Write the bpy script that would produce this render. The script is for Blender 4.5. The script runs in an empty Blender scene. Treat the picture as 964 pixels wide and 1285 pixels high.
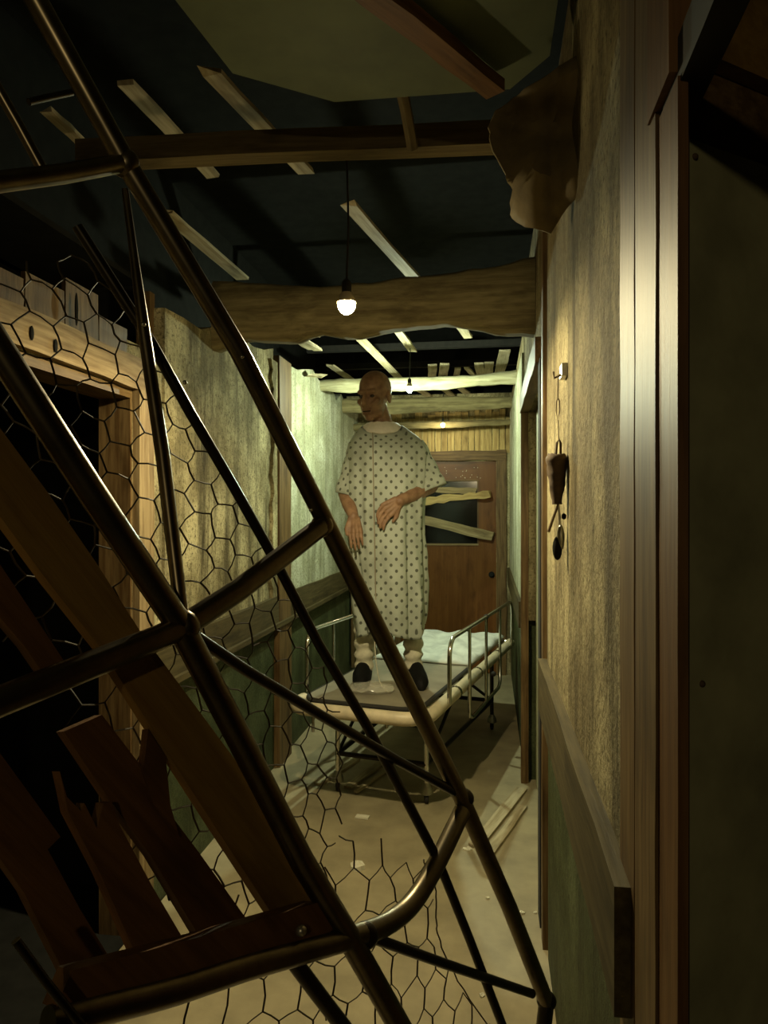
import bpy, math, random
from mathutils import Vector, Matrix
R = random.Random(7)

# ------------------------------------------------------------------ camera, world, exposure
F = 900.0; IW, IH = 964.0, 1285.0; TH = math.atan(133.0 / F); CH = 1.5
CT, ST = math.cos(TH), math.sin(TH)
scene = bpy.context.scene
col = scene.collection
cd = bpy.data.cameras.new('camera'); cam = bpy.data.objects.new('camera', cd); col.objects.link(cam)
cam.location = (0, 0, CH); cam.rotation_euler = (math.pi / 2, 0, TH)
cd.sensor_fit = 'VERTICAL'; cd.sensor_height = 36.0; cd.lens = 36.0 * F / IH; cd.clip_start = 0.02
scene.camera = cam
w = bpy.data.worlds.new('world'); scene.world = w; w.use_nodes = True
w.node_tree.nodes['Background'].inputs[0].default_value = (0.9, 0.62, 0.28, 1)
w.node_tree.nodes['Background'].inputs[1].default_value = 0.0
vs = scene.view_settings
vs.view_transform = 'Standard'; vs.look = 'None'; vs.gamma = 1.0; vs.use_curve_mapping = False
vs.exposure = 0.0
# the corridor's string of bulbs goes on behind the lens: planks and green door facing the camera are lit from there
_l = bpy.data.lights.new('corridor_bulb_offscreen', 'POINT'); _l.energy = 15.0; _l.color = (1.0, .82, .46); _l.shadow_soft_size = .03
_o = bpy.data.objects.new('corridor_bulb_offscreen', _l); col.objects.link(_o); _o.location = (-.30, -1.5, 2.15)

# ------------------------------------------------------------------ geometry of the place (metres; corridor runs along +Y)
def W(xc, zc, z):                       # right of lens, ahead of lens, height
    return Vector((xc * CT - zc * ST, xc * ST + zc * CT, z))
def P(px, py, d):
    return W((px - 482) / F * d, d, CH - (py - 642.5) / F * d)
def ray(px, py):
    return P(px, py, 1.0) - Vector((0, 0, CH))
def onX(px, py, X):
    r = ray(px, py); return Vector((0, 0, CH)) + r * (X / r.x)
def onY(px, py, Y):
    r = ray(px, py); return Vector((0, 0, CH)) + r * (Y / r.y)
def onZ(px, py, Z):
    r = ray(px, py); return Vector((0, 0, CH)) + r * ((Z - CH) / r.z)
XL, XR, YE = -1.25, 0.19, 6.70          # left wall, right wall, end wall

# ------------------------------------------------------------------ materials
def nodes(name):
    m = bpy.data.materials.new(name); m.use_nodes = True
    nt = m.node_tree; b = nt.nodes['Principled BSDF']
    return m, nt, b
def N(nt, t, **kw):
    n = nt.nodes.new(t)
    for k, v in kw.items(): setattr(n, k, v)
    return n
def coords(nt, kind, scale):
    if kind == 'pos':
        g = N(nt, 'ShaderNodeNewGeometry'); out = g.outputs['Position']
    else:
        g = N(nt, 'ShaderNodeAttribute'); g.attribute_name = 'gr'; out = g.outputs['Vector']
    mp = N(nt, 'ShaderNodeMapping'); mp.inputs['Scale'].default_value = scale
    nt.links.new(out, mp.inputs['Vector']); return mp.outputs['Vector']
def noise(nt, vec, scale, detail=4, rough=.55):
    n = N(nt, 'ShaderNodeTexNoise'); n.inputs['Scale'].default_value = scale
    n.inputs['Detail'].default_value = detail; n.inputs['Roughness'].default_value = rough
    nt.links.new(vec, n.inputs['Vector']); return n.outputs['Fac']
def ramp(nt, fac, a, b):
    r = N(nt, 'ShaderNodeMapRange'); r.inputs[1].default_value = a; r.inputs[2].default_value = b
    nt.links.new(fac, r.inputs[0]); return r.outputs[0]
def mix(nt, fac, a, b):
    m = N(nt, 'ShaderNodeMix'); m.data_type = 'RGBA'
    if isinstance(fac, float): m.inputs[0].default_value = fac
    else: nt.links.new(fac, m.inputs[0])
    for s, v in ((6, a), (7, b)):
        if isinstance(v, tuple): m.inputs[s].default_value = (*v, 1)
        else: nt.links.new(v, m.inputs[s])
    return m.outputs[2]
def bump(nt, b, fac, strength, dist):
    bp = N(nt, 'ShaderNodeBump'); bp.inputs['Strength'].default_value = strength; bp.inputs['Distance'].default_value = dist
    nt.links.new(fac, bp.inputs['Height']); nt.links.new(bp.outputs[0], b.inputs['Normal'])
def add(nt, a, b, k=1.0):
    m = N(nt, 'ShaderNodeMath', operation='MULTIPLY_ADD'); nt.links.new(b, m.inputs[0]); m.inputs[1].default_value = k
    nt.links.new(a, m.inputs[2]); return m.outputs[0]

def plaster(name, light, mid, dark, streak=.5, rough=.85, grain=1.0):
    m, nt, b = nodes(name)
    v = coords(nt, 'pos', (1, 1, 1)); vs_ = coords(nt, 'pos', (6, 6, .7))
    big = ramp(nt, noise(nt, v, 3.1, 6, .6), .40, .58)
    c = mix(nt, big, light, mid)
    st = ramp(nt, noise(nt, vs_, 1.5, 6, .65), .46, .46 + .22 / max(streak, .05))
    c = mix(nt, st, c, dark)
    fine = noise(nt, v, 70, 6, .75)
    c = mix(nt, ramp(nt, fine, .50, .66), c, tuple(x * 1.5 for x in dark))
    nt.links.new(c, b.inputs['Base Color']); b.inputs['Roughness'].default_value = rough
    h = add(nt, noise(nt, v, 48, 5, .75), noise(nt, v, 8, 3), 1.4)
    b.inputs['Specular IOR Level'].default_value = .15
    bump(nt, b, h, 1.0 * grain, .012)
    return m
def wood(name, light, dark, rough=.7, gscale=1.0, bmp=.5, stain=None, spec=.18):
    m, nt, b = nodes(name)
    v = coords(nt, 'gr', (1.6 * gscale, 26 * gscale, 26 * gscale)); v2 = coords(nt, 'gr', (3, 9, 9))
    g = noise(nt, v, 2.2, 6, .65)
    c = mix(nt, ramp(nt, g, .36, .66), light, dark)
    blot = noise(nt, v2, 1.3, 4)
    c = mix(nt, ramp(nt, blot, .52, .8), c, stain or tuple(x * .45 for x in dark))
    nt.links.new(c, b.inputs['Base Color']); b.inputs['Roughness'].default_value = rough
    b.inputs['Specular IOR Level'].default_value = spec
    bump(nt, b, g, bmp, .004)
    return m
def plain(name, c, rough=.6, metal=0.0, var=.3, scale=14, bmp=.0, c2=None, coat=0):
    m, nt, b = nodes(name)
    v = coords(nt, 'pos', (1, 1, 1)); n = noise(nt, v, scale, 5, .6)
    cc = mix(nt, ramp(nt, n, .35, .68), c, c2 or tuple(x * (1 - var) for x in c))
    nt.links.new(cc, b.inputs['Base Color']); b.inputs['Roughness'].default_value = rough; b.inputs['Metallic'].default_value = metal
    if coat: b.inputs['Coat Weight'].default_value = coat
    if bmp: bump(nt, b, n, bmp, .004)
    return m
def glow(name, c, s):
    m, nt, b = nodes(name)
    b.inputs['Base Color'].default_value = (*c, 1); b.inputs['Emission Color'].default_value = (*c, 1); b.inputs['Emission Strength'].default_value = s
    return m
def glass(name, c=(1, 1, 1), rough=.08, alpha=.3):
    m, nt, b = nodes(name)
    b.inputs['Base Color'].default_value = (*c, 1); b.inputs['Roughness'].default_value = rough
    b.inputs['Alpha'].default_value = alpha; b.inputs['Specular IOR Level'].default_value = .8
    return m
def gown_mat():
    m, nt, b = nodes('dotted_cotton')
    uv = coords(nt, 'gr', (1 / .056, 1 / .062, 0))
    ds = []
    for off in (0.0, .5):
        a = N(nt, 'ShaderNodeVectorMath', operation='ADD'); a.inputs[1].default_value = (off, off, 0); nt.links.new(uv, a.inputs[0])
        f = N(nt, 'ShaderNodeVectorMath', operation='FRACTION'); nt.links.new(a.outputs[0], f.inputs[0])
        s = N(nt, 'ShaderNodeVectorMath', operation='DISTANCE'); s.inputs[1].default_value = (.5, .5, 0); nt.links.new(f.outputs[0], s.inputs[0])
        ds.append(s.outputs['Value'])
    mn = N(nt, 'ShaderNodeMath', operation='MINIMUM'); nt.links.new(ds[0], mn.inputs[0]); nt.links.new(ds[1], mn.inputs[1])
    dot = ramp(nt, mn.outputs[0], .165, .115)
    v = coords(nt, 'pos', (1, 1, 1)); n = noise(nt, v, 7, 4)
    base = mix(nt, ramp(nt, n, .4, .7), (.40, .43, .36), (.29, .31, .25))
    c = mix(nt, dot, base, (.09, .095, .07))
    nt.links.new(c, b.inputs['Base Color']); b.inputs['Roughness'].default_value = .9
    bump(nt, b, noise(nt, v, 26, 3), .35, .006)
    return m

M = {}
M['plaster'] = plaster('stained_plaster', (.58, .50, .28), (.25, .205, .10), (.055, .042, .018), 1.0)
M['plaster_pale'] = plaster('pale_plaster', (.52, .52, .38), (.34, .34, .22), (.10, .09, .045), .6)
M['plaster_right'] = plaster('brown_plaster', (.38, .32, .17), (.19, .15, .075), (.05, .038, .016), .9)
M['green_wall'] = plaster('green_painted_plaster', (.085, .10, .045), (.045, .055, .022), (.016, .018, .007), .6, .6, .5)
M['green_door'] = plain('green_painted_panel', (.42, .40, .22), .6, 0, .4, 6, .15)
M['floor'] = plain('worn_floor', (.36, .30, .175), .5, 0, .35, 5, .25)
M['trim'] = wood('old_trim_wood', (.165, .105, .042), (.07, .036, .011), .55, bmp=.2, spec=.22)
M['trim_red'] = wood('red_brown_trim', (.15, .075, .025), (.085, .038, .011), .55, bmp=.2)
M['trim_pale'] = wood('pale_nailed_trim', (.30, .22, .11), (.15, .095, .04))
M['dado'] = wood('dado_wood', (.085, .065, .026), (.045, .033, .012))
M['beam'] = wood('rough_beam', (.27, .22, .105), (.13, .10, .045), .95, .6, .9)
M['beam_pale'] = wood('pale_beam', (.44, .41, .26), (.24, .21, .11), .8, .8, .8)
M['lath'] = wood('lath_wood', (.50, .43, .28), (.30, .24, .13))
M['lath_dark'] = wood('dark_lath_wood', (.16, .12, .055), (.09, .065, .028))
M['plank'] = wood('orange_plank', (.25, .15, .035), (.185, .10, .022), .65)
M['plank_red'] = wood('red_plank', (.15, .07, .02), (.085, .037, .010), .65)
M['door'] = wood('brown_door_veneer', (.15, .062, .016), (.11, .042, .010), .4, .5, .12)
M['board'] = wood('grey_board', (.34, .27, .14), (.18, .13, .06))
M['board_gold'] = wood('knotty_board', (.50, .37, .15), (.26, .17, .06))
M['black'] = plain('matt_black_and_unlit', (.018, .018, .016), .95, 0, .3)  # black of nails, pouch and lock; also unlit dark put into surfaces
M['black'].node_tree.nodes['Principled BSDF'].inputs['Specular IOR Level'].default_value = .05
M['soot'] = plain('sooty_black_wood', (.02, .017, .012), .85, 0, .5)
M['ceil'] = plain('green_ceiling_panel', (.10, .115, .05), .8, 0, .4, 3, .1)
M['burlap'] = plain('brown_burlap', (.20, .145, .06), .95, 0, .4, 9, .6)
M['tube'] = plain('tarnished_steel', (.18, .145, .09), .33, .95, .45, 18)
M['tube_dark'] = plain('dark_steel', (.05, .042, .03), .35, .9, .4, 18)
M['chrome'] = plain('chrome', (.62, .60, .52), .2, 1.0, .25, 20)
M['wire'] = plain('rusty_wire', (.07, .055, .03), .6, .5, .4, 40)
M['bumper'] = plain('cream_bumper', (.62, .52, .34), .45, 0, .3, 12)
M['deck'] = plain('grey_brown_deck', (.30, .26, .19), .3, 0, .35, 6, .05)
M['sheet'] = plain('soiled_sheet', (.72, .73, .66), .85, 0, .35, 7, .6)
M['gown'] = gown_mat()
M['skin'] = plain('scarred_skin', (.29, .165, .09), .6, 0, .4, 22, .5, (.16, .08, .04))
M['cotton'] = plain('white_cotton', (.74, .68, .58), .9, 0, .12, 30, .2)
M['sock'] = plain('off_white_sock', (.60, .56, .42), .95, 0, .25, 30, .4)
M['shoe'] = plain('black_shoe', (.007, .0065, .006), .6, 0, .3)
M['shoe'].node_tree.nodes['Principled BSDF'].inputs['Specular IOR Level'].default_value = .1
M['eye'] = plain('dark_eye', (.03, .02, .015), .2, 0, .3)
M['brown_rust'] = plain('rusty_brown', (.10, .06, .025), .8, .2, .5, 30, .5)
M['steel'] = plain('scratched_steel', (.45, .42, .33), .35, .8, .35, 30)
M['paper'] = plain('paper_scrap', (.70, .66, .50), .9, 0, .2)
M['plastic'] = glass('clear_plastic', (.75, .72, .6), .15, .35)
M['pane'] = glass('dirty_pane', (.02, .018, .012), .1, .3)
M['bulb1'] = glow('warm_bulb', (1.0, .84, .47), 420)
M['bulb2'] = glow('cool_bulb', (.84, 1.0, .72), 4200)
M['bulb3'] = glow('small_warm_bulb', (1.0, .90, .55), 420)

# ------------------------------------------------------------------ mesh helpers
WL = {}                                  # world location of every parent
class MB:
    def __init__(s): s.v = []; s.f = []; s.g = []
    def vert(s, p, g=None):
        s.v.append(Vector(p)); s.g.append(tuple(g) if g is not None else tuple(p)); return len(s.v) - 1
    def board(s, p0, p1, width, thick, nrm, n=1, jit=0.0, ragged=0.0, off=None):
        """a board from p0 to p1; nrm is the face direction"""
        p0, p1 = Vector(p0), Vector(p1); d = p1 - p0; L = d.length; d.normalize()
        side = d.cross(Vector(nrm)).normalized(); nr = side.cross(d).normalized(); rows = []
        so = off if off is not None else R.random() * 9
        for i in range(n + 1):
            t = i / n; c = p0 + d * L * t; row = []
            ja, jb = R.uniform(-jit, jit), R.uniform(-jit, jit); jn = R.uniform(-jit, jit) * .4
            for a, b in ((-1, -1), (1, -1), (1, 1), (-1, 1)):
                j = ja if a < 0 else jb
                e = d * (R.uniform(-ragged, ragged) if i in (0, n) else 0)
                row.append(s.vert(c + side * (a * width / 2 + j) + nr * (b * thick / 2 + jn) + e, (so + L * t, so + a * width / 2, b * thick / 2)))
            rows.append(row)
        for i in range(n):
            for k in range(4):
                k2 = (k + 1) % 4; s.f.append((rows[i][k], rows[i][k2], rows[i + 1][k2], rows[i + 1][k]))
        s.f.append(tuple(reversed(rows[0]))); s.f.append(tuple(rows[-1])); return s
    def box(s, a, b, axis=None):
        x0, x1 = sorted((a[0], b[0])); y0, y1 = sorted((a[1], b[1])); z0, z1 = sorted((a[2], b[2])); so = R.random() * 9
        dims = (x1 - x0, y1 - y0, z1 - z0); ax = axis if axis is not None else dims.index(max(dims))
        order = [ax] + [i for i in range(3) if i != ax]; i0 = len(s.v)
        for z in (z0, z1):
            for x, y in ((x0, y0), (x1, y0), (x1, y1), (x0, y1)):
                p = (x, y, z); s.vert(p, [p[o] + so for o in order])
        for q in ((3, 2, 1, 0), (4, 5, 6, 7), (0, 1, 5, 4), (1, 2, 6, 5), (2, 3, 7, 6), (3, 0, 4, 7)):
            s.f.append(tuple(i0 + k for k in q))
        return s
    def tube(s, pts, r, seg=12, cap=True):
        pts = [Vector(p) for p in pts]; n = len(pts); rs = r if isinstance(r, (list, tuple)) else [r] * n
        rows = []; L = 0; up = None
        for i in range(n):
            t = (pts[min(i + 1, n - 1)] - pts[max(i - 1, 0)]).normalized()
            if up is None:
                up = Vector((0, 0, 1)) if abs(t.z) < .9 else Vector((1, 0, 0))
            a = up - t * up.dot(t); a.normalize(); b = t.cross(a); up = a
            if i: L += (pts[i] - pts[i - 1]).length
            rows.append([s.vert(pts[i] + (a * math.cos(q) + b * math.sin(q)) * rs[i], (L, math.cos(q) * rs[i], math.sin(q) * rs[i]))
                         for q in [2 * math.pi * k / seg for k in range(seg)]])
        for i in range(n - 1):
            for k in range(seg):
                k2 = (k + 1) % seg; s.f.append((rows[i][k], rows[i][k2], rows[i + 1][k2], rows[i + 1][k]))
        if cap: s.f.append(tuple(reversed(rows[0]))); s.f.append(tuple(rows[-1]))
        return s
    def rings(s, rows, cap0=True, cap1=True, g=None):
        idx = []
        for i, row in enumerate(rows):
            idx.append([s.vert(p, g[i][k] if g else None) for k, p in enumerate(row)])
        m = len(idx[0])
        for i in range(len(idx) - 1):
            for k in range(m):
                k2 = (k + 1) % m; s.f.append((idx[i][k], idx[i][k2], idx[i + 1][k2], idx[i + 1][k]))
        if cap0: s.f.append(tuple(reversed(idx[0])))
        if cap1: s.f.append(tuple(idx[-1]))
        return s
    def lathe(s, base, prof, seg=16, axis=None):
        b = Vector(base); A = Vector(axis or (0, 0, 1)).normalized()
        u = Vector((1, 0, 0)) if abs(A.x) < .9 else Vector((0, 1, 0)); u = (u - A * u.dot(A)).normalized(); v = A.cross(u)
        return s.rings([[b + A * h + (u * math.cos(q) + v * math.sin(q)) * r for q in [2 * math.pi * k / seg for k in range(seg)]] for r, h in prof])
    def prism(s, poly, ext, so=None):
        """poly: list of points in a plane (front face); ext: vector to the back face"""
        e = Vector(ext); n = len(poly); so = R.random() * 9 if so is None else so
        a = [s.vert(p, (Vector(p) + Vector((so, so, so)))) for p in poly]
        b = [s.vert(Vector(p) + e, (Vector(p) + e + Vector((so, so, so)))) for p in poly]
        s.f.append(tuple(a)); s.f.append(tuple(reversed(b)))
        for k in range(n):
            k2 = (k + 1) % n; s.f.append((a[k2], a[k], b[k], b[k2]))
        return s
    def ball(s, c, r, axes=None, seg=14, rg=9):
        c = Vector(c); ax = axes or (Vector((1, 0, 0)), Vector((0, 1, 0)), Vector((0, 0, 1)))
        rr = r if isinstance(r, (tuple, list)) else (r, r, r); rows = []
        for i in range(rg + 1):
            ph = math.pi * (i + .001 if i == 0 else i - .001 if i == rg else i) / rg
            rows.append([c + ax[0] * (rr[0] * math.sin(ph) * math.cos(q)) + ax[1] * (rr[1] * math.sin(ph) * math.sin(q)) - ax[2] * (rr[2] * math.cos(ph))
                         for q in [2 * math.pi * k / seg for k in range(seg)]])
        return s.rings(rows)
    def cap(s, p0, r0, p1, r1, seg=12):
        """a tapered capsule"""
        p0, p1 = Vector(p0), Vector(p1); d = (p1 - p0).normalized()
        pts, rs = [], []
        for a in (-90, -60, -30, 0):
            pts.append(p0 + d * (r0 * math.sin(math.radians(a)))); rs.append(max(.0004, r0 * math.cos(math.radians(a))))
        for a in (0, 30, 60, 90):
            pts.append(p1 + d * (r1 * math.sin(math.radians(a)))); rs.append(max(.0004, r1 * math.cos(math.radians(a))))
        return s.tube(pts, rs, seg)
    def build(s, name, mat, parent=None, smooth=False, kind=None):
        lo = [min(v[i] for v in s.v) for i in range(3)]; hi = [max(v[i] for v in s.v) for i in range(3)]
        c = Vector(((lo[0] + hi[0]) / 2, (lo[1] + hi[1]) / 2, lo[2]))
        me = bpy.data.meshes.new(name); me.from_pydata([v - c for v in s.v], [], s.f)
        at = me.attributes.new('gr', 'FLOAT_VECTOR', 'POINT')
        at.data.foreach_set('vector', [x for g in s.g for x in g])
        me.materials.append(M[mat]); me.validate(); me.update()
        if smooth:
            me.polygons.foreach_set('use_smooth', [True] * len(me.polygons)); me.set_sharp_from_angle(angle=math.radians(50))
        o = bpy.data.objects.new(name, me); col.objects.link(o)
        if parent is not None:
            o.parent = parent; o.location = c - WL[parent.name]
        else: o.location = c
        WL[o.name] = c
        if kind: o['kind'] = kind
        return o
def fix_normals(o):
    import bmesh
    bm = bmesh.new(); bm.from_mesh(o.data); bmesh.ops.recalc_face_normals(bm, faces=bm.faces); bm.to_mesh(o.data); bm.free(); return o
def tag(o, label, cat, group=None):
    o['label'] = label; o['category'] = cat
    if group: o['group'] = group
    return o
def thing(name, loc, label, cat, group=None):
    o = bpy.data.objects.new(name, None); col.objects.link(o); o.location = loc; o.empty_display_size = .1
    WL[o.name] = Vector(loc); return tag(o, label, cat, group)
def struct_empty(name, loc):
    o = bpy.data.objects.new(name, None); col.objects.link(o); o.location = loc; o['kind'] = 'structure'; WL[o.name] = Vector(loc); return o
def smooth_path(pts, n=6):
    """Catmull-Rom"""
    pts = [Vector(p) for p in pts]; out = []
    for i in range(len(pts) - 1):
        a = pts[max(i - 1, 0)]; b = pts[i]; c = pts[i + 1]; d = pts[min(i + 2, len(pts) - 1)]
        for k in range(n):
            t = k / n
            out.append(.5 * ((2 * b) + (c - a) * t + (2 * a - 5 * b + 4 * c - d) * t * t + (3 * b - a - 3 * c + d) * t ** 3))
    out.append(pts[-1]); return out

# ------------------------------------------------------------------ the setting
fl = MB().box((-2.6, -1.2, -.06), (1.6, 7.0, 0)).build('floor', 'floor', kind='structure')

# left wall ---------------------------------------------------------------
y_open1 = onX(166, 600, XL).y            # far jamb of the window
y_gap = onX(205, 600, XL).y; y_post0 = onX(343, 600, XL).y; y_post1 = onX(362, 600, XL).y
y_open0 = 1.05
z_top, z_sill = 1.935, 0.0
def jag(y0, y1, z, n, j):
    return [(XL, y0 + (y1 - y0) * i / n, z + R.uniform(-j, j)) for i in range(n + 1)]
wl = MB()
wl.box((XL - .12, -1.2, 1.0), (XL, y_open0, 2.1)); wl.box((XL - .12, y_open0, z_top), (XL, y_gap - .012, 2.1))
wl.box((XL - .12, y_open1, .95), (XL, y_gap - .012, z_top))
wl.prism(list(reversed([(XL, y_gap + .012, .9), (XL, y_post0, .9)] + list(reversed([(a, c, d - .12 * (y_post0 - c)) for a, c, d in jag(y_gap + .012, y_post0, 2.46, 8, .04)])))), (-.12, 0, 0))
wall_left = wl.build('wall_left', 'plaster', kind='structure')
fix_normals(wall_left)
o = MB().prism([(XL + .012, y_post1 - .02, .9), (XL + .012, YE, .9)] + list(reversed([(XL + .012, y_post1 - .02 + (YE - y_post1 + .02) * i / 12, 2.46 + R.uniform(-.06, .05)) for i in range(13)])), (-.12, 0, 0)).build('plaster_panel', 'plaster_pale', wall_left); fix_normals(o)
MB().box((XL - .12, -1.2, 0), (XL - .005, y_open0, 1.0)).box((XL - .12, y_open1, 0), (XL - .005, YE, 1.0)).build('lower_panel', 'green_wall', wall_left)
MB().box((XL - .1, y_gap - .02, 0), (XL - .045, y_gap + .02, 2.35)).build('joint_strip', 'trim', wall_left)
# torn edge of the plaster beside the post
ta = [(XL, y_post0 - .05 + R.uniform(-.05, .03), 1.0 + k * .055) for k in range(26)]; tb = [(XL, y_post0 + .05 + R.uniform(-.03, .05), 1.0 + k * .055) for k in range(26)]
o = MB().prism(ta + list(reversed(tb)), (.018, 0, 0)).build('torn_flap', 'plaster', wall_left); fix_normals(o)
MB().board((XL + .004, (y_post0 + y_post1) / 2, 0), (XL + .004, (y_post0 + y_post1) / 2, 2.42), (y_post1 - y_post0) * .8, .05, (1, 0, 0), 8, .006).build('trim_5', 'trim', kind='structure')
MB().board((XL + .03, 6.45, .1), (XL + .03, 6.45, 1.85), .22, .03, (1, 0, 0), 8, .006).build('trim_10', 'trim', kind='structure')
# dado rail on the left
o = MB().board((XL + .008, y_open1 + .12, .92), (XL + .008, YE, .92), .17, .035, (1, 0, 0), 14, .004).build('trim_1', 'dado', kind='structure')
MB().box((XL + .005, y_open1 + .12, .83), (XL + .045, YE, .855)).build('rail_lip', 'dado', o)
# the window opening with its nailed frame and its room, coloured black for the unlit dark
win = struct_empty('door_4', (XL, (y_open0 + y_open1) / 2, z_sill))
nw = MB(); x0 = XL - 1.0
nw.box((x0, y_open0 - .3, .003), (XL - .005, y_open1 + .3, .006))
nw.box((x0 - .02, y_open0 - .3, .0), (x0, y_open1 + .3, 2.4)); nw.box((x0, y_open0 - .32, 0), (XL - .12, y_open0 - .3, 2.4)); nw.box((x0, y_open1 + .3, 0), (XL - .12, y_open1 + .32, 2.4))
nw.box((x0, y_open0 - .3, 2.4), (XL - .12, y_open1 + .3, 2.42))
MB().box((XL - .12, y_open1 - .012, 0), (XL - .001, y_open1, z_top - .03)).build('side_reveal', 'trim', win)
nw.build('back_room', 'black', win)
MB().board((XL + .012, y_open0 - .1, z_top + .055), (XL + .012, y_open1 + .11, z_top + .055), .11, .03, (1, 0, 0), 9, .006).build('head_casing', 'trim_pale', win)
MB().board((XL + .012, y_open1 + .055, 0), (XL + .012, y_open1 + .055, z_top), .11, .03, (1, 0, 0), 9, .004).build('side_casing', 'trim_pale', win)
MB().board((XL - .06, y_open0, z_top - .02), (XL - .06, y_open1, z_top - .02), .12, .03, (0, 0, 1), 4, .003).build('head_reveal', 'trim', win)
for (px, py, h) in ((96, 388, .05), (40, 418, .02), (70, 434, .02)):
    p = onX(px, py, XL + .03); MB().ball(p, (.004, .008, h)).build('dark_scar' if h > .03 else 'nail', 'black', win)
for k in range(7):      # vertical boards above the window
    y = 1.12 + k * .185
    MB().board((XL + .004, y, z_top + .10), (XL + .004, y, 2.16 + R.uniform(-.05, .05)), .178, .014, (1, 0, 0), 5, .002).build('plank', 'trim', wall_left)

# right wall ---------------------------------------------------------------
wr = MB().box((XR, 1.06, 1.0), (XR + .1, 2.46, 2.75)).box((XR, 4.04, .9), (XR + .1, YE, 2.55)).box((XR, 2.60, 2.06), (XR + .1, 4.1, 2.75))
wall_right = wr.build('wall_right', 'plaster_right', kind='structure')
MB().box((XR + .003, 1.06, 0), (XR + .1, 2.46, 1.0)).build('lower_panel', 'green_wall', wall_right)
MB().box((XR + .003, 4.1, 0), (XR + .1, YE, .95)).build('lower_panel', 'green_wall', wall_right)
MB().box((XR - .012, 4.12, .95), (XR, YE - .05, 2.40)).build('plaster_panel', 'plaster_pale', wall_right)
o = MB().board((XR - .012, .99, .915), (XR - .012, 2.50, .915), .175, .03, (-1, 0, 0), 8, .003).build('trim_2', 'dado', kind='structure')
MB().board((XR - .018, 4.1, .92), (XR - .018, YE - .05, .92), .15, .025, (-1, 0, 0), 6, .003).build('trim_6', 'dado', kind='structure')
# wide jamb of the side opening, made of strips
jm = struct_empty('trim_3', (XR, .95, 0))
def strip(name, pxa, pxb, prot, z1, mat):
    a, b_ = onX(pxa, 600, XR - prot).y, onX(pxb, 600, XR - prot).y
    MB().board((XR - prot + .015, (a + b_) / 2, 0), (XR - prot + .015, (a + b_) / 2, z1), abs(b_ - a) - .003, .03, (-1, 0, 0), 24, .0012).build(name, mat, jm)
strip('inner_strip', 796, 778, .005, 2.7, 'trim')
strip('middle_strip', 823, 797, .010, 2.7, 'trim')
a, b_ = onX(851, 600, XR - .007).y, onX(824, 600, XR - .007).y
MB().board((XR - .002, (a + b_) / 2, 0), (XR - .002, (a + b_) / 2, 1.93), b_ - a - .002, .01, (-1, 0, 0), 24, .0006).build('outer_strip', 'trim_red', jm)
# dark gap and posts at the side doorway
MB().box((XR + .03, 2.44, 0), (XR + .12, 2.62, 2.7)).build('gap_lining', 'trim', wall_right)
MB().board((XR + .004, 2.545, 0), (XR + .004, 2.545, 2.6), .07, .03, (-1, 0, 0), 10, .002).build('trim_4', 'trim', kind='structure')
MB().box((XR - .012, 2.64, 0), (XR + .03, 2.74, 2.06)).build('trim_7', 'soot', kind='structure')
d2 = struct_empty('door_2', (XR + .06, 3.4, 0))
MB().box((XR + .06, 2.74, .02), (XR + .1, 4.02, 2.04)).build('leaf', 'green_door', d2)
MB().board((XR, 4.06, 0), (XR, 4.06, 2.06), .05, .04, (-1, 0, 0), 8, .003).build('jamb', 'trim', d2)
MB().board((XR, 2.7, 2.1), (XR, 4.1, 2.1), .1, .05, (-1, 0, 0), 8, .004).build('head', 'trim', d2)
MB().box((XR + .01, 2.74, 0), (XR + .05, 3.1, 1.02)).build('door_stop', 'green_door', d2)

# side opening close to the camera: green door, dark head, brown header
A = W(.325, .79, 0); B = W(.46, .86, 0); dr = (B - A).normalized(); nrm = Vector((-dr.y, dr.x, 0))
def gd(t, z, off=0): return A + dr * t + nrm * off + Vector((0, 0, z))
d3 = struct_empty('door_3', A)
o = MB().prism([gd(.0, .01), gd(.9, .01), gd(.9, 1.915), gd(.0, 1.915)], nrm * .008).build('leaf', 'green_door', d3); fix_normals(o)
MB().tube([gd(-.008, .0), gd(-.008, 1.0), gd(-.006, 1.93)], .0035, 8).build('metal_edge', 'steel', d3, True)
MB().tube([gd(.006, .0, -.004), gd(.006, 1.93, -.004)], .004, 6).build('edge_shade_line', 'brown_rust', d3, True)  # dark tube put in for the shade line at the door's edge
o = MB().prism([gd(0, 1.915), gd(.9, 1.915), gd(.9, 2.0), gd(0, 2.0)], nrm * .008).build('head_strip', 'trim', d3); fix_normals(o)
o = MB().prism([gd(0, 2.0, -.02), gd(.9, 2.0, -.02), gd(.9, 2.7, -.02), gd(0, 2.7, -.02)], nrm * .02).build('header_panel', 'plank', d3); fix_normals(o)
for (px, py) in ((881, 858), (872, 197)):
    r = ray(px, py); t_ = (A - Vector((0, 0, CH))).dot(nrm) / r.dot(nrm); p = Vector((0, 0, CH)) + r * t_
    MB().ball(p, .004).build('screw', 'brown_rust', d3, True)
MB().board((XR + .01, .1, 1.975), (XR + .01, .86, 1.945), .05, .03, (-1, 0, 0), 4, .002).build('trim_8', 'soot', kind='structure')
MB().board((XR + .002, .80, 1.94), (XR + .002, .80, 2.7), .10, .03, (-1, 0, 0), 4, .002).build('trim_9', 'trim_red', kind='structure')

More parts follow.
